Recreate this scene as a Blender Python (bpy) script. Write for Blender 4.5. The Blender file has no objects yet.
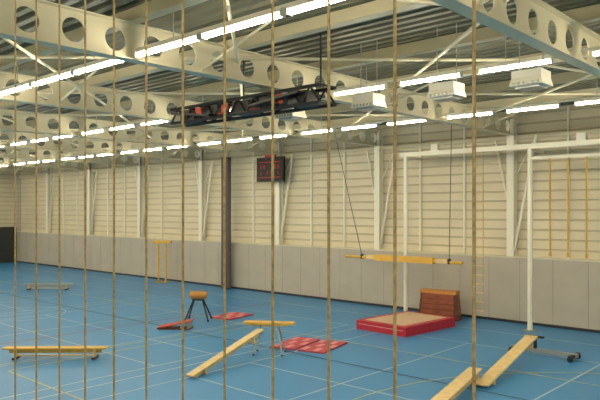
import bpy, math, random
from mathutils import Vector, Matrix, Euler
random.seed(4)
sc = bpy.context.scene
try:
    sc.view_settings.view_transform = 'Standard'
except Exception:
    pass

# ---------------------------------------------------------------- materials
def lin(c):
    return tuple(((v/255)/12.92 if v/255 <= 0.04045 else ((v/255+0.055)/1.055)**2.4) for v in c)
def mat(name, rgb, rough=0.6, metal=0.0, noise=0.0, nscale=4.0, bump=0.0, bscale=40.0, emit=None, estr=0.0):
    m = bpy.data.materials.new(name); m.use_nodes = True
    nt = m.node_tree; b = nt.nodes['Principled BSDF']
    c = lin(rgb)
    b.inputs['Base Color'].default_value = (*c, 1)
    b.inputs['Roughness'].default_value = rough
    b.inputs['Metallic'].default_value = metal
    tc = nt.nodes.new('ShaderNodeTexCoord')
    if noise > 0:
        n = nt.nodes.new('ShaderNodeTexNoise'); n.inputs['Scale'].default_value = nscale
        n.inputs['Detail'].default_value = 6
        nt.links.new(tc.outputs['Object'], n.inputs['Vector'])
        r = nt.nodes.new('ShaderNodeValToRGB')
        r.color_ramp.elements[0].position = 0.3; r.color_ramp.elements[1].position = 0.7
        r.color_ramp.elements[0].color = (*[v*(1-noise) for v in c], 1)
        r.color_ramp.elements[1].color = (*[min(1, v*(1+noise)) for v in c], 1)
        nt.links.new(n.outputs['Fac'], r.inputs['Fac'])
        nt.links.new(r.outputs['Color'], b.inputs['Base Color'])
    if bump > 0:
        n2 = nt.nodes.new('ShaderNodeTexNoise'); n2.inputs['Scale'].default_value = bscale
        nt.links.new(tc.outputs['Object'], n2.inputs['Vector'])
        bp = nt.nodes.new('ShaderNodeBump'); bp.inputs['Strength'].default_value = bump
        nt.links.new(n2.outputs['Fac'], bp.inputs['Height'])
        nt.links.new(bp.outputs['Normal'], b.inputs['Normal'])
    if emit:
        b.inputs['Emission Color'].default_value = (*lin(emit), 1)
        b.inputs['Emission Strength'].default_value = estr
    return m

M = {}
M['floor'] = mat('floor_blue_vinyl', (52,132,190), 0.38, noise=0.07, nscale=0.35)
M['white_line'] = mat('line_white', (176,196,206), 0.5)
M['yellow_line'] = mat('line_yellow', (180,184,140), 0.5)
M['red_line'] = mat('line_red', (150,70,60), 0.5)
M['dark_line'] = mat('line_dark', (30,60,85), 0.5)
M['grey_wall'] = mat('wall_grey_panel', (178,173,161), 0.7, noise=0.05, nscale=1.5)
M['seam'] = mat('panel_seam', (146,140,128), 0.7)
M['cream'] = mat('cream_cladding', (216,208,182), 0.6, noise=0.05, nscale=0.8)
M['groove'] = mat('cladding_groove', (196,187,160), 0.6)
M['cream_steel'] = mat('cream_steel', (212,207,180), 0.45, noise=0.04, nscale=2)
M['white_steel'] = mat('white_steel', (238,235,218), 0.4)
M['white_paint'] = mat('white_paint', (232,228,214), 0.6)
M['deck'] = mat('roof_deck_dark', (96,98,80), 0.6, noise=0.1, nscale=1)
M['purlin'] = mat('roof_purlin', (190,185,155), 0.5)
M['housing'] = mat('lamp_housing', (240,236,222), 0.4)
M['tube'] = mat('fluorescent_tube', (255,250,235), 0.4, emit=(255,240,210), estr=80)
M['rope'] = mat('rope_tan', (158,141,104), 0.85, noise=0.35, nscale=60, bump=0.6, bscale=300)
M['hemp'] = mat('rope_yellow', (206,166,80), 0.85, noise=0.2, nscale=30)
M['wood'] = mat('light_wood', (222,196,140), 0.45, noise=0.12, nscale=5)
M['yellow'] = mat('yellow_wood', (216,172,72), 0.45, noise=0.1, nscale=5)
M['brown'] = mat('brown_wood', (130,66,40), 0.5, noise=0.2, nscale=6)
M['brown2'] = mat('brown_wood_dark', (88,45,28), 0.5)
M['red'] = mat('red_vinyl', (178,34,52), 0.5, noise=0.06, nscale=6)
M['red2'] = mat('red_carpet', (176,74,84), 0.8, noise=0.2, nscale=10)
M['pink'] = mat('pink_vinyl', (212,140,144), 0.7, noise=0.1, nscale=8)
M['beige'] = mat('beige_mat_top', (204,178,150), 0.7, noise=0.06, nscale=4)
M['orange'] = mat('orange_red', (178,66,40), 0.55)
M['leather'] = mat('tan_leather', (186,128,58), 0.5, noise=0.15, nscale=12)
M['black'] = mat('black_paint', (22,22,24), 0.5)
M['dark'] = mat('dark_steel', (52,54,58), 0.45, metal=0.3)
M['steel'] = mat('galvanised_steel', (170,172,168), 0.35, metal=0.6)
M['curtain'] = mat('grey_curtain', (104,98,98), 0.85, noise=0.08, nscale=3)
M['door'] = mat('door_dark', (50,54,52), 0.5)
M['screen'] = mat('scoreboard_face', (14,10,12), 0.6)
M['led'] = mat('red_led', (170,16,16), 0.5, emit=(255,30,24), estr=.3)
M['gallery'] = mat('gallery_concrete', (140,138,130), 0.8, noise=0.1, nscale=3)

# ---------------------------------------------------------------- mesh builder
class MB:
    def __init__(s): s.v=[]; s.f=[]; s.m=[]; s.mats=[]
    def mi(s, k):
        if k not in s.mats: s.mats.append(k)
        return s.mats.index(k)
    def add(s, verts, faces, k):
        o=len(s.v); i=s.mi(k)
        s.v += [tuple(v) for v in verts]
        for f in faces: s.f.append([a+o for a in f]); s.m.append(i)
    def box(s, c, size, k, rot=None, taper=None):
        hx,hy,hz=[a/2 for a in size]
        vs=[]
        for z in (-1,1):
            t = taper if (taper and z>0) else (1,1)
            for x,y in ((-1,-1),(1,-1),(1,1),(-1,1)):
                vs.append(Vector((x*hx*t[0], y*hy*t[1], z*hz)))
        if rot is not None:
            R = Euler(rot).to_matrix() if not isinstance(rot, Matrix) else rot
            vs=[R@v for v in vs]
        vs=[v+Vector(c) for v in vs]
        s.add(vs, [(3,2,1,0),(4,5,6,7),(0,1,5,4),(1,2,6,5),(2,3,7,6),(3,0,4,7)], k)
    def bb(s, x0,x1,y0,y1,z0,z1,k):
        s.box(((x0+x1)/2,(y0+y1)/2,(z0+z1)/2),(x1-x0,y1-y0,z1-z0),k)
    def beam(s, p1, p2, w, h, k):
        p1=Vector(p1); p2=Vector(p2); d=p2-p1
        R=d.to_track_quat('X','Z').to_matrix()
        s.box((p1+p2)/2,(d.length,w,h),k,rot=R)
    def cyl(s, p1, p2, r, k, seg=10, r2=None):
        p1=Vector(p1); p2=Vector(p2); d=p2-p1
        R=d.to_track_quat('Z','Y').to_matrix()
        if r2 is None: r2=r
        vs=[]
        for i in range(seg):
            a=2*math.pi*i/seg; vs.append(p1+R@Vector((math.cos(a)*r,math.sin(a)*r,0)))
        for i in range(seg):
            a=2*math.pi*i/seg; vs.append(p2+R@Vector((math.cos(a)*r2,math.sin(a)*r2,0)))
        fs=[(i,(i+1)%seg,seg+(i+1)%seg,seg+i) for i in range(seg)]
        fs.append(tuple(range(seg-1,-1,-1))); fs.append(tuple(range(seg,2*seg)))
        s.add(vs,fs,k)
    def path(s, pts, r, k, seg=8):
        for a,b in zip(pts[:-1],pts[1:]): s.cyl(a,b,r,k,seg)
    def make(s, name, loc=(0,0,0), rot=(0,0,0), bevel=0.0, smooth=False, parent=None):
        me=bpy.data.meshes.new(name); me.from_pydata(s.v,[],s.f)
        for k in s.mats: me.materials.append(M[k])
        for p,i in zip(me.polygons,s.m): p.material_index=i
        me.update()
        o=bpy.data.objects.new(name,me); sc.collection.objects.link(o)
        o.location=loc; o.rotation_euler=rot
        if parent: o.parent=parent
        if bevel>0:
            b=o.modifiers.new('bevel','BEVEL'); b.width=bevel; b.segments=2; b.limit_method='ANGLE'
        if smooth:
            for p in me.polygons: p.use_smooth=True
        return o

# ---------------------------------------------------------------- hall dimensions (metres)
XL, XR = -52.2, 6.0        # end walls
YN, YB = -3.0, 23.15       # near wall, far wall
WH = 2.42                  # height of grey lower wall
RZ = 7.95                  # roof deck
BX = [-47.1,-41.0,-34.9,-28.8,-22.7,-16.6,-10.5,-4.4,1.7]   # frame lines

# floor
b=MB(); b.bb(XL-.3,XR+.3,YN-.3,YB+.6,-.2,0,'floor'); b.make('floor')
# markings
b=MB(); Z=.003
def lx(y,x0,x1,k='white_line',w=.05,z=Z): b.bb(x0,x1,y-w/2,y+w/2,z-.002,z,k)
def ly(x,y0,y1,k='white_line',w=.05,z=Z): b.bb(x-w/2,x+w/2,y0,y1,z-.002,z,k)
for y in (2.2,21.0): lx(y,-50,4)
for x in (-50,-38,-26,-14,-2): ly(x,2.2,21.0,z=.004)
for x0 in (-49,-37,-25,-13):
    for y in (4.4,10.2,12.2,18.6): lx(y,x0,x0+10.4,'white_line',.045,.005)
    for x in (0,3.2,7.2,10.4): ly(x0+x,4.4,18.6,'white_line',.045,.006)
for x0 in (-47,-31,-17):
    lx(7.3,x0,x0+13.4,'yellow_line',.05,.007); lx(16.2,x0,x0+13.4,'yellow_line',.05,.007)
    ly(x0,7.3,16.2,'yellow_line',.05,.008); ly(x0+13.4,7.3,16.2,'yellow_line',.05,.008)
lx(13.9,-50,4,'dark_line',.06,.009)
ly(-20.5,2.2,21,'red_line',.05,.01)
def arc(cx,cy,r,a0,a1,k,z,w=.05,n=40):
    vs=[];fs=[]
    for i in range(n+1):
        a=a0+(a1-a0)*i/n
        vs+= [(cx+(r-w/2)*math.cos(a),cy+(r-w/2)*math.sin(a),z),(cx+(r+w/2)*math.cos(a),cy+(r+w/2)*math.sin(a),z)]
    for i in range(n): fs.append((2*i,2*i+1,2*i+3,2*i+2))
    b.add(vs,fs,k)
arc(-26,11.6,1.8,0,2*math.pi,'white_line',.011)
arc(-50,11.6,6.75,-math.pi/2,math.pi/2,'yellow_line',.012)
arc(-2,11.6,6.75,math.pi/2,1.5*math.pi,'yellow_line',.012)
b.make('floor_markings')

# ------------- back wall: grey lower panelling + horizontally ribbed cream cladding
def ribs(b, x0,x1,y,z0,z1,axis='x',sgn=1,pitch=.36):
    z=z0
    while z<z1-.01:
        t=min(pitch,z1-z)
        prof=[(0,z),(0,z+t-.07),(.035,z+t-.05),(.035,z+t-.015),(0,z+t)]
        for i in range(4):
            vs=[]
            for d,zz in prof[i:i+2]:
                if axis=='x': vs+=[(x0,y+sgn*d,zz),(x1,y+sgn*d,zz)]
                else: vs+=[(y+sgn*d,x0,zz),(y+sgn*d,x1,zz)]
            b.add(vs,[(0,1,3,2)],'cream' if i==0 else 'groove')
        z+=t
b=MB()
b.bb(XL,XR,YB,YB+.5,0,WH,'grey_wall')
ribs(b,XL,XR,YB+.36,WH,RZ+.3)
b.bb(XL,XR,YB+.45,YB+.6,0,RZ+.3,'cream')
b.make('wall_back')
b=MB(); b.bb(XL,XR,YB-.02,YB+.34,WH,WH+.05,'cream_steel'); b.make('trim_1')
b=MB()
x=XL+.6
while x<XR:
    b.bb(x-.008,x+.008,YB-.004,YB+.01,.1,WH-.02,'seam'); x+=1.22
b.make('trim_2')
b=MB(); b.bb(XL,XR,YB-.02,YB,0,.1,'dark'); b.make('baseboard_back')
# left end wall
b=MB()
b.bb(XL-.5,XL,YN,YB+.5,0,WH,'grey_wall'); ribs(b,YN,YB+.4,XL-.3,WH,RZ+.3,'y',-1)
b.bb(XL-.6,XL-.4,YN,YB+.5,0,RZ+.3,'cream'); b.make('wall_left')
b=MB(); b.bb(XR,XR+.3,YN,YB+.5,0,RZ+.3,'white_paint'); b.make('wall_right')
b=MB(); b.bb(XL,XR,YN-.3,YN,0,RZ+.3,'white_paint'); b.make('wall_front')
b=MB()
b.bb(XL,XL+.06,20.6,23.0,0,2.75,'door'); b.bb(XL,XL+.09,20.5,20.6,0,2.82,'dark'); b.bb(XL,XL+.09,23.0,23.1,0,2.82,'dark'); b.bb(XL,XL+.09,20.5,23.1,2.75,2.85,'dark')
b.bb(XL+.05,XL+.08,21.78,21.82,0,2.75,'dark'); b.cyl((XL+.1,21.7,.95),(XL+.1,21.7,1.2),.02,'steel')
b.make('door_1')

# ------------- roof deck (trapezoidal sheet) = ceiling
b=MB(); vs=[];fs=[];prof=[]
y=YN-.2
while y<YB+.6:
    prof+=[(y,0),(y+.14,0),(y+.18,.11),(y+.28,.11)]; y+=.32
for (yy,dz) in prof: vs+=[(XL-.5,yy,RZ+dz),(XR+.3,yy,RZ+dz)]
for i in range(len(prof)-1): fs.append((2*i,2*i+1,2*i+3,2*i+2))
b.add(vs,fs,'deck'); b.bb(XL-.5,XR+.3,YN-.2,YB+.6,RZ+.13,RZ+.3,'deck')
b.make('ceiling')

# ------------- castellated roof beams
def castellated(X, y0, y1, z0, z1, name):
    b=MB(); h=z1-z0; p=.80; r=.215; n=24; y=y0; zc=(z0+z1)/2; t=.012
    cnt=int((y1-y0)/p); p=(y1-y0)/cnt
    ang=[2*math.pi*i/n+math.pi/n for i in range(n)]
    for c in range(cnt):
        yc=y0+p*(c+.5)
        for sx in (-t,t):
            vs=[];fs=[]
            for a in ang:
                ca,sa=math.cos(a),math.sin(a)
                vs.append((X+sx,yc+r*ca,zc+r*sa))
                k=min((p/2)/max(1e-6,abs(ca)),(h/2)/max(1e-6,abs(sa)))
                vs.append((X+sx,yc+k*ca,zc+k*sa))
            for i in range(n):
                j=(i+1)%n; fs.append((2*i,2*i+1,2*j+1,2*j))
            b.add(vs,fs,'cream_steel')
        for cy in (-1,1):
            for cz in (-1,1):
                best=[a for a in ang if math.cos(a)*cy>0 and math.sin(a)*cz>0]
                e=[]
                for a in best:
                    ca,sa=math.cos(a),math.sin(a)
                    k=min((p/2)/abs(ca),(h/2)/abs(sa)); e.append((abs(k*ca-cy*p/2)+abs(k*sa-cz*h/2),k*ca,k*sa,abs(k*ca))) 
                side=[q for q in e if abs(abs(q[1])-p/2)<1e-6]; top=[q for q in e if abs(abs(q[2])-h/2)<1e-6]
                if side and top:
                    s1=min(side); t1=min(top)
                    for sx in (-t,t):
                        b.add([(X+sx,yc+s1[1],zc+s1[2]),(X+sx,yc+cy*p/2,zc+cz*h/2),(X+sx,yc+t1[1],zc+t1[2])],[(0,1,2)],'cream_steel')
        vs=[];fs=[]
        for a in ang: vs+=[(X-t,yc+r*math.cos(a),zc+r*math.sin(a)),(X+t,yc+r*math.cos(a),zc+r*math.sin(a))]
        for i in range(n):
            j=(i+1)%n; fs.append((2*i,2*i+1,2*j+1,2*j))
        b.add(vs,fs,'cream_steel')
    b.bb(X-.13,X+.13,y0,y1,z0-.025,z0,'cream_steel')
    b.bb(X-.13,X+.13,y0,y1,z1,z1+.025,'cream_steel')
    return b.make(name)
for X in BX: castellated(X,YN,YB+.2,7.02,7.66,'castellated_roof_beam')
# longitudinal purlins
b=MB()
for y in (-.5,3.5,6.8,9.5,12.4,15.3,17.9,20.8):
    b.bb(XL,XR,y-.05,y+.05,7.70,7.95,'purlin'); b.bb(XL,XR,y-.11,y+.11,7.69,7.71,'purlin')
b.make('roof_purlins')
b=MB()
for i,X in enumerate(BX[:-1]):
    X2=BX[i+1]
    for (ya,yb) in ((3.5,9.5),(9.5,15.3),(15.3,20.8)):
        b.cyl((X,ya,7.5),(X2,yb,7.5),.035,'cream_steel',8)
        b.cyl((X,yb,7.42),(X2,ya,7.42),.035,'cream_steel',8)
    for y in (8.5,15.0,21):
        b.cyl((X,y,7.1),(X+2.0,y,7.72),.03,'cream_steel',8); b.cyl((X2,y,7.1),(X2-2.0,y,7.72),.03,'cream_steel',8)
b.make('roof_bracing')

# ------------- steel columns on the back wall
def column(X):
    b=MB(); y=YB+.16
    b.bb(-.14,.14,-.15,-.135,WH+.05,7.6,'white_steel'); b.bb(-.14,.14,.135,.15,WH+.05,7.6,'white_steel')
    b.bb(-.012,.012,-.135,.135,WH+.05,7.6,'white_steel')
    b.beam((.12,-.02,WH+.3),(.95,-.02,6.95),.08,.08,'white_steel')
    b.beam((-.12,.06,WH+1.8),(-.7,.06,6.95),.06,.06,'white_steel')
    b.cyl((.95,-.02,6.95),(.12,-.02,5.4),.025,'white_steel',8)
    b.make('steel_column',(X,y,0))
for X in BX: column(X)
b=MB()
for X in BX[:-1]:
    for k in (1,2):
        x=X+k*6.1/3
        b.bb(x-.035,x+.035,YB+.27,YB+.36,WH,7.9,'white_steel')
b.bb(XL,XR,YB+.18,YB+.32,6.86,6.98,'cream_steel')
b.make('wall_studs')

# ------------- fluorescent lighting rows
def lightrow(y,gap=.42):
    TZ=7.05
    root=bpy.data.objects.new('fluorescent_light_row',None); sc.collection.objects.link(root)
    for n,X in enumerate([XL-1]+BX):
        xa=X+.16; xb=(BX+[XR])[n]-.16
        if n==0: xa=XL+.2
        b=MB()
        cnt=3 if xb-xa>4.5 else (2 if xb-xa>3.3 else 1)
        step=(xb-xa)/cnt; L=step-gap
        for c in range(cnt):
            x=xa+step*c+gap/2
            b.bb(x,x+L,y-.05,y+.05,TZ+.045,TZ+.10,'housing')
            for e in (x,x+L-.02): b.bb(e,e+.02,y-.06,y+.06,TZ-.03,TZ+.06,'housing')
            b.cyl((x+.02,y-.033,TZ),(x+L-.02,y-.033,TZ),.019,'tube',8)
            b.cyl((x+.02,y+.033,TZ),(x+L-.02,y+.033,TZ),.019,'tube',8)
        b.bb(xa,xb,y-.03,y+.03,TZ+.10,TZ+.14,'housing')
        for t in (.2,.8): b.cyl((xa+(xb-xa)*t,y,TZ+.14),(xa+(xb-xa)*t,y,7.69),.01,'steel',6)
        b.make('luminaire_run',parent=root)
for y,g in ((.3,.3),(6.8,.12),(12.4,.42),(17.9,.42)): lightrow(y,g)

# ------------- ceiling heaters
for X in (-4.9,-6.65,-8.6,-11.0):
    b=MB()
    b.box((0,0,.12),(.56,.46,.14),'housing'); b.box((0,0,-.02),(.64,.52,.14),'white_steel',taper=(.88,.88))
    b.box((0,0,-.11),(.46,.36,.05),'steel')
    for i in range(6): b.box((-.22+i*.09,-.255,-.05),(.05,.01,.05),'steel')
    for sx in (-.22,.22): b.cyl((sx,0,.18),(sx,0,1.38),.01,'steel',6)
    b.make('ceiling_heater',(X,11.7,6.57),bevel=.015)

# ------------- folded-up basketball goal (dark lattice)
b=MB()
L=5.1
for dy in (-.25,.25):
    for dz in (-.18,.18):
        b.cyl((0,dy,dz),(L,dy,dz),.04,'black',8)
    n=9
    for i in range(n):
        x=i*L/n; b.cyl((x,dy,-.18),(x+L/n/2,dy,.18),.025,'black',6); b.cyl((x+L/n/2,dy,.18),(x+L/n,dy,-.18),.025,'black',6)
for i in range(6): b.cyl((i*L/5,-.25,.18),(i*L/5,.25,.18),.025,'black',6)
b.box((1.0,0,-.05),(1.5,.9,.05),'black',rot=(0,.12,0)); b.box((3.9,0,.0),(1.5,.9,.05),'black',rot=(0,-.1,0))
for cx in (1.9,3.0):
    pts=[(cx+.22*math.cos(a*math.pi/8),.22*math.sin(a*math.pi/8),-.1) for a in range(17)]
    b.path(pts,.015,'orange',6)
for cx,cz in ((.6,-.02),(1.5,.05),(2.6,-.02),(3.4,.06),(4.4,-.02)): b.box((cx,0,cz),(.55,.42,.30),'black')
for cx in (1.1,2.1,3.9): b.box((cx,-.24,.02),(.22,.03,.2),'orange')
for x in (.2,2.5,4.9): b.cyl((x,0,.18),(x,0,1.33),.02,'dark',6)
b.make('folded_basketball_goal',(-13.8,10.4,6.62))

# ------------- scoreboard on back wall
b=MB()
b.box((0,0,0),(1.85,.16,1.2),'screen')
for (x0,z0,w,h) in ((-.75,.36,1.5,.025),(-.75,-.40,1.5,.025)): b.box((x0+w/2,-.085,z0),(w,.01,h),'led')
def digit(cx,cz,s):
    for dz in (-1,0,1): b.box((cx,-.086,cz+dz*s),(s*.9,.01,s*.18),'led')
    for dx in (-1,1):
        for dz in (-.5,.5): b.box((cx+dx*s*.5,-.086,cz+dz*s),(s*.16,.01,s*.8),'led')
for cx in (-.6,-.38,.38,.6): digit(cx,.12,.09)
for cx in (-.14,.14): digit(cx,-.16,.07)
for cx in (-.6,.6): digit(cx,-.2,.06)
b.box((0,-.02,.66),(.7,.1,.14),'red')
for sx in (-.6,.6): b.box((sx,.24,0),(.08,.32,.6),'dark')
b.make('scoreboard',(-22.75,22.75,6.22),bevel=.006)

# ------------- bunched divider curtain
b=MB(); n=48; vs=[];fs=[]; zs=[.05,1.2,3,5,6.4,7.0]; 
for iz,z in enumerate(zs):
    for i in range(n):
        a=2*math.pi*i/n; r=1+.22*math.cos(8*a+iz*.3)+(.05 if z<1 else 0)
        vs.append((.20*r*math.cos(a),.24*r*math.sin(a),z))
for iz in range(len(zs)-1):
    for i in range(n):
        j=(i+1)%n; fs.append((iz*n+i,iz*n+j,(iz+1)*n+j,(iz+1)*n+i))
fs.append(tuple(range(n-1,-1,-1))); fs.append(tuple((len(zs)-1)*n+i for i in range(n)))
b.add(vs,fs,'curtain'); b.bb(-.3,.3,-.06,.06,0,.05,'dark')
b.make('divider_curtain',(-26.1,22.75,0))

# ------------- climbing frame with ropes along back wall
b=MB(); yF=22.0; zt=6.4
for X in (-14.35,-9.25,-4.15):
    b.cyl((X,yF,0),(X,yF,zt),.085,'white_steel',14)
    b.bb(X-.2,X+.2,yF-.2,yF+.2,0,.03,'steel')
    b.beam((X,yF,zt-.1),(X,YB-.02,zt-.1),.08,.1,'white_steel')
b.bb(-14.6,-3.9,yF-.07,yF+.07,zt-.07,zt+.1,'white_steel')
b.bb(-9.25,-4.15,yF-.04,yF+.04,zt-.45,zt-.35,'white_steel')
for X in (-13.0,-7.5): b.box((X,yF,zt+.22),(.3,.2,.25),'housing')
frame=b.make('climbing_frame')
for X in (-8.55,-7.95,-7.35,-6.75,-6.15):
    b=MB(); b.cyl((0,0,2.75),(0,0,zt-.45),.032,'hemp',8); b.cyl((0,0,2.62),(0,0,2.75),.05,'hemp',8); b.cyl((0,0,zt-.46),(0,0,zt-.40),.04,'steel',8)
    b.make('climbing_rope',(X,yF,0),parent=frame)
b=MB()
for dx in (-.17,.17): b.cyl((dx,0,.3),(dx,0,6.33),.016,'hemp',6)
for i in range(18): b.cyl((-.2,0,.5+i*.33),(.2,0,.5+i*.33),.018,'wood',8)
b.make('rope_ladder',(-11.15,21.95,0),parent=frame)

# suspended swing beam
b=MB()
b.cyl((-16.85,0,2.27),(-11.45,0,2.27),.06,'yellow',10)
b.box((-14.0,0,2.29),(2.7,.2,.24),'yellow')
b.box((-15.5,0,2.30),(.5,.16,.16),'wood'); b.box((-12.3,0,2.3),(.5,.16,.16),'wood')
b.cyl((-16.0,0,2.3),(-17.5,0,7.68),.014,'dark',6); b.cyl((-12.0,0,2.3),(-11.9,0,7.68),.014,'dark',6)
b.cyl((-16.0,0,2.2),(-16.0,0,2.4),.07,'dark',8); b.cyl((-12.0,0,2.2),(-12.0,0,2.4),.07,'dark',8)
b.make('suspended_swing_beam',(0,21.3,0),bevel=.01)

# ------------- gym benches
def bench(name, p1, p2, w=.26, topk='wood', h=.32, legs=True):
    p1=Vector(p1); p2=Vector(p2); d=p2-p1; L=d.length
    b=MB()
    b.box((L/2,0,-.02),(L,w,.04),topk)
    b.box((L/2,0,-.10),(L-.3,.05,.12),topk)
    if legs:
        for x in (.35,L-.35):
            b.box((x,0,-.16),(.06,w*.9,.24),'wood'); b.box((x,0,-h+.03),(.09,w*1.5,.06),'dark')
        b.box((L/2,0,-h+.09),(L-.7,.08,.035),'wood')
    else:
        b.box((.5,0,-.12),(.06,w*.9,.16),'wood'); b.box((L-.5,0,-.14),(.06,w*.9,.2),'wood')
        b.box((L-.04,w*.3,-.07),(.08,.03,.12),'steel'); b.box((L-.04,-w*.3,-.07),(.08,.03,.12),'steel')
    rz=math.atan2(d.y,d.x); ry=-math.asin(d.z/L)
    return b.make(name,p1,(0,ry,rz),bevel=.008)
bench('gym_bench',(-33.6,15.2,.34),(-31.6,17.0,.34),w=.28,topk='steel')
bench('gym_bench',(-18.4,7.8,.34),(-16.3,9.8,.34),w=.3,topk='yellow')
bench('gym_bench',(-12.85,10.0,.1),(-13.4,13.0,.78),w=.24,legs=False)
bench('gym_bench',(-7.1,14.1,.1),(-7.55,18.1,.62),w=.34,legs=False)
bench('gym_bench',(-6.6,10.9,.34),(-7.5,14.6,.34),w=.32)

# bench support trolley at lower right
b=MB()
b.beam((-.7,0,.14),(1.2,0,.14),.14,.1,'steel')
for x in (-.6,1.1):
    b.box((x,0,.14),(.1,.7,.08),'dark')
    for y in (-.3,.3): b.cyl((x,y-.03,.08),(x,y+.03,.08),.08,'black',14)
b.cyl((0,0,.18),(0,0,.52),.05,'dark',10); b.box((0,0,.53),(.5,.1,.06),'dark')
b.beam((-.5,0,.18),(0,0,.48),.05,.05,'steel')
b.make('apparatus_trolley',(-7.6,18.45,0),(0,0,0),bevel=.006)

# trestle with yellow board
b=MB()
b.box((0,0,.9),(1.5,.3,.07),'yellow'); b.box((0,0,.84),(1.1,.14,.07),'wood')
for sx in (-1,1):
    for sy in (-1,1):
        b.cyl((sx*.25,sy*.05,.85),(sx*.42,sy*.3,.02),.022,'steel',8)
        b.cyl((sx*.42,sy*.3,0),(sx*.42,sy*.3,.04),.035,'black',8)
    b.cyl((sx*.35,-.2,.35),(sx*.35,.2,.35),.015,'steel',6)
b.make('gymnastics_trestle',(-13.4,13.35,0),(0,0,math.radians(35)),bevel=.01)

# vaulting buck
b=MB(); n=16
secs=[(-.34,.10),(-.31,.15),(-.2,.18),(0,.185),(.2,.18),(.31,.15),(.34,.10)]
vs=[];fs=[]
for x,r in secs:
    for i in range(n):
        a=2*math.pi*i/n; vs.append((x,r*math.cos(a),.95+r*.85*math.sin(a)))
for k in range(len(secs)-1):
    for i in range(n):
        j=(i+1)%n; fs.append((k*n+i,k*n+j,(k+1)*n+j,(k+1)*n+i))
fs.append(tuple(range(n-1,-1,-1))); fs.append(tuple((len(secs)-1)*n+i for i in range(n)))
b.add(vs,fs,'leather')
b.box((0,0,.78),(.46,.16,.06),'dark')
for sx in (-1,1):
    for sy in (-1,1):
        b.cyl((sx*.17,sy*.07,.78),(sx*.44,sy*.36,.03),.03,'black',10)
        b.cyl((sx*.44,sy*.36,0),(sx*.44,sy*.36,.06),.045,'black',10)
b.make('vaulting_buck',(-19.5,15.6,0),(0,0,math.radians(40)))

# springboard
b=MB()
vs=[];fs=[];prof=[(0,.03),(.35,.10),(.8,.20),(1.2,.27)]
for x,z in prof: vs+=[(x,-.32,z),(x,.32,z),(x,-.32,z+.035),(x,.32,z+.035)]
for i in range(3):
    o=4*i; fs+=[(o,o+1,o+5,o+4),(o+2,o+6,o+7,o+3),(o,o+4,o+6,o+2),(o+1,o+3,o+7,o+5)]
fs+=[(0,2,3,1),(12,13,15,14)]
b.add(vs,fs,'orange')
b.box((.6,0,.015),(1.15,.56,.03),'brown')
for sx in (.85,1.1):
    for sy in (-.2,0,.2): b.cyl((sx,sy,.03),(sx,sy,.21),.04,'steel',10)
b.make('springboard',(-19.2,13.6,0),(0,0,math.radians(38)))

# yellow stand near the wall
b=MB()
for x in (-.25,.25):
    b.cyl((x,0,.05),(x,0,2.3),.05,'yellow',10); b.box((x,0,.03),(.12,.7,.06),'yellow')
b.box((0,0,2.35),(1.25,.14,.16),'yellow'); b.cyl((-.25,0,.6),(.25,0,.6),.025,'yellow',8); b.cyl((-.25,0,1.5),(.25,0,1.5),.02,'yellow',8)
b.make('beam_stand',(-31.2,22.3,0),(0,0,math.radians(20)),bevel=.006)

# flat mats
def mat_flat(name,loc,rz,lx_,ly_,h=.05):
    b=MB(); b.box((0,0,h/2),(lx_,ly_,h),'red2')
    nx=4
    for i in range(nx):
        for j in range(3):
            cx=-lx_/2+lx_*(i+.5)/nx; cy=-ly_/2+ly_*(j+.5)/3
            if (i+j)%2==0: b.box((cx,cy,h+.002),(lx_/nx*.8,ly_/3*.75,.006),'pink')
    b.make(name,loc,(0,0,rz),bevel=.01)
mat_flat('floor_mat',(-19.15,17.0,0),math.radians(10),1.0,1.5)
mat_flat('floor_mat',(-13.75,14.85,0),math.radians(14),.85,1.7)
mat_flat('floor_mat',(-12.8,15.08,0),math.radians(14),.85,1.7)

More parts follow.
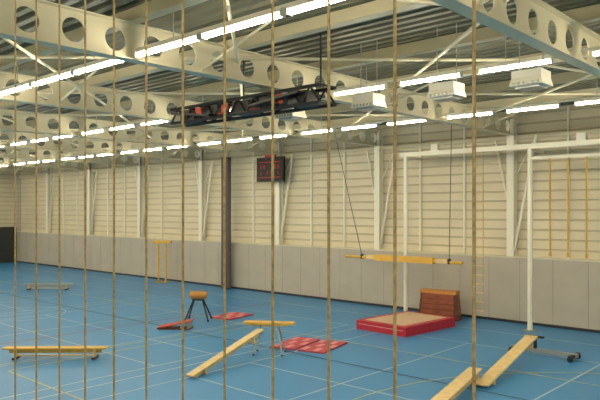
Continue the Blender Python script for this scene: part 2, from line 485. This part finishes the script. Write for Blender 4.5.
# thick landing mat
b=MB(); lx_,ly_=2.15,2.95
b.box((0,0,.16),(lx_,ly_,.32),'red'); b.box((0,-.0,.325),(lx_-.45,ly_-.45,.02),'beige')
for sy in (-1,1): b.box((0,sy*(ly_/2+.004),.2),(lx_*.9,.012,.03),'pink')
b.make('landing_mat',(-12.75,19.6,0),(0,0,math.radians(-4)),bevel=.03)

# vaulting box
b=MB(); z=0
for i in range(5):
    w=1.55-.03*i; d=.62-.045*i
    b.box((0,0,z+.1),(w,d,.185),'brown',taper=(.985,.95))
    b.box((0,-d/2,z+.1),(.18,.012,.05),'brown2')
    for sx in (-1,1): b.box((sx*(w/2-.06),0,z+.1),(.06,d+.02,.19),'brown2')
    z+=.2
b.box((0,0,z+.06),(1.45,.42,.13),'leather')
b.make('vaulting_box',(-12.8,22.0,0),(0,0,math.radians(8)),bevel=.01)

# ------------- gallery + vertical rope screen
b=MB(); b.bb(-9,XR,YN,1.35,2.35,2.6,'gallery')
for x in (-8.5,-2,4.5): b.bb(x-.15,x+.15,.8,1.1,0,2.35,'gallery')
b.make('gallery_floor')
b=MB(); sp=.1908
xs=[-.62-sp*i for i in range(16)]
for x in xs:
    b.cyl((x,1.2,2.62),(x,1.2,7.3),.0038,'rope',8)
b.cyl((xs[-1]-.1,1.2,2.64),(xs[0]+.1,1.2,2.64),.02,'steel',8); b.cyl((xs[-1]-.1,1.2,7.3),(xs[0]+.1,1.2,7.3),.02,'steel',8)
for x in (xs[-1]-.1,xs[0]+.1): b.cyl((x,1.2,7.3),(x,1.2,7.95),.012,'steel',6)
b.make('rope_screen')

# ------------- world + camera
w=bpy.data.worlds.new('world'); sc.world=w; w.use_nodes=True
w.node_tree.nodes['Background'].inputs[0].default_value=(.9,.88,.8,1); w.node_tree.nodes['Background'].inputs[1].default_value=.3
cam=bpy.data.cameras.new('camera'); co=bpy.data.objects.new('camera',cam); sc.collection.objects.link(co)
co.location=(0,0,4.2); co.rotation_euler=(math.radians(90),0,math.radians(42.4))
cam.lens=38.76; cam.sensor_width=36; cam.shift_y=10/600; cam.clip_start=.05; cam.clip_end=200
sc.camera=co
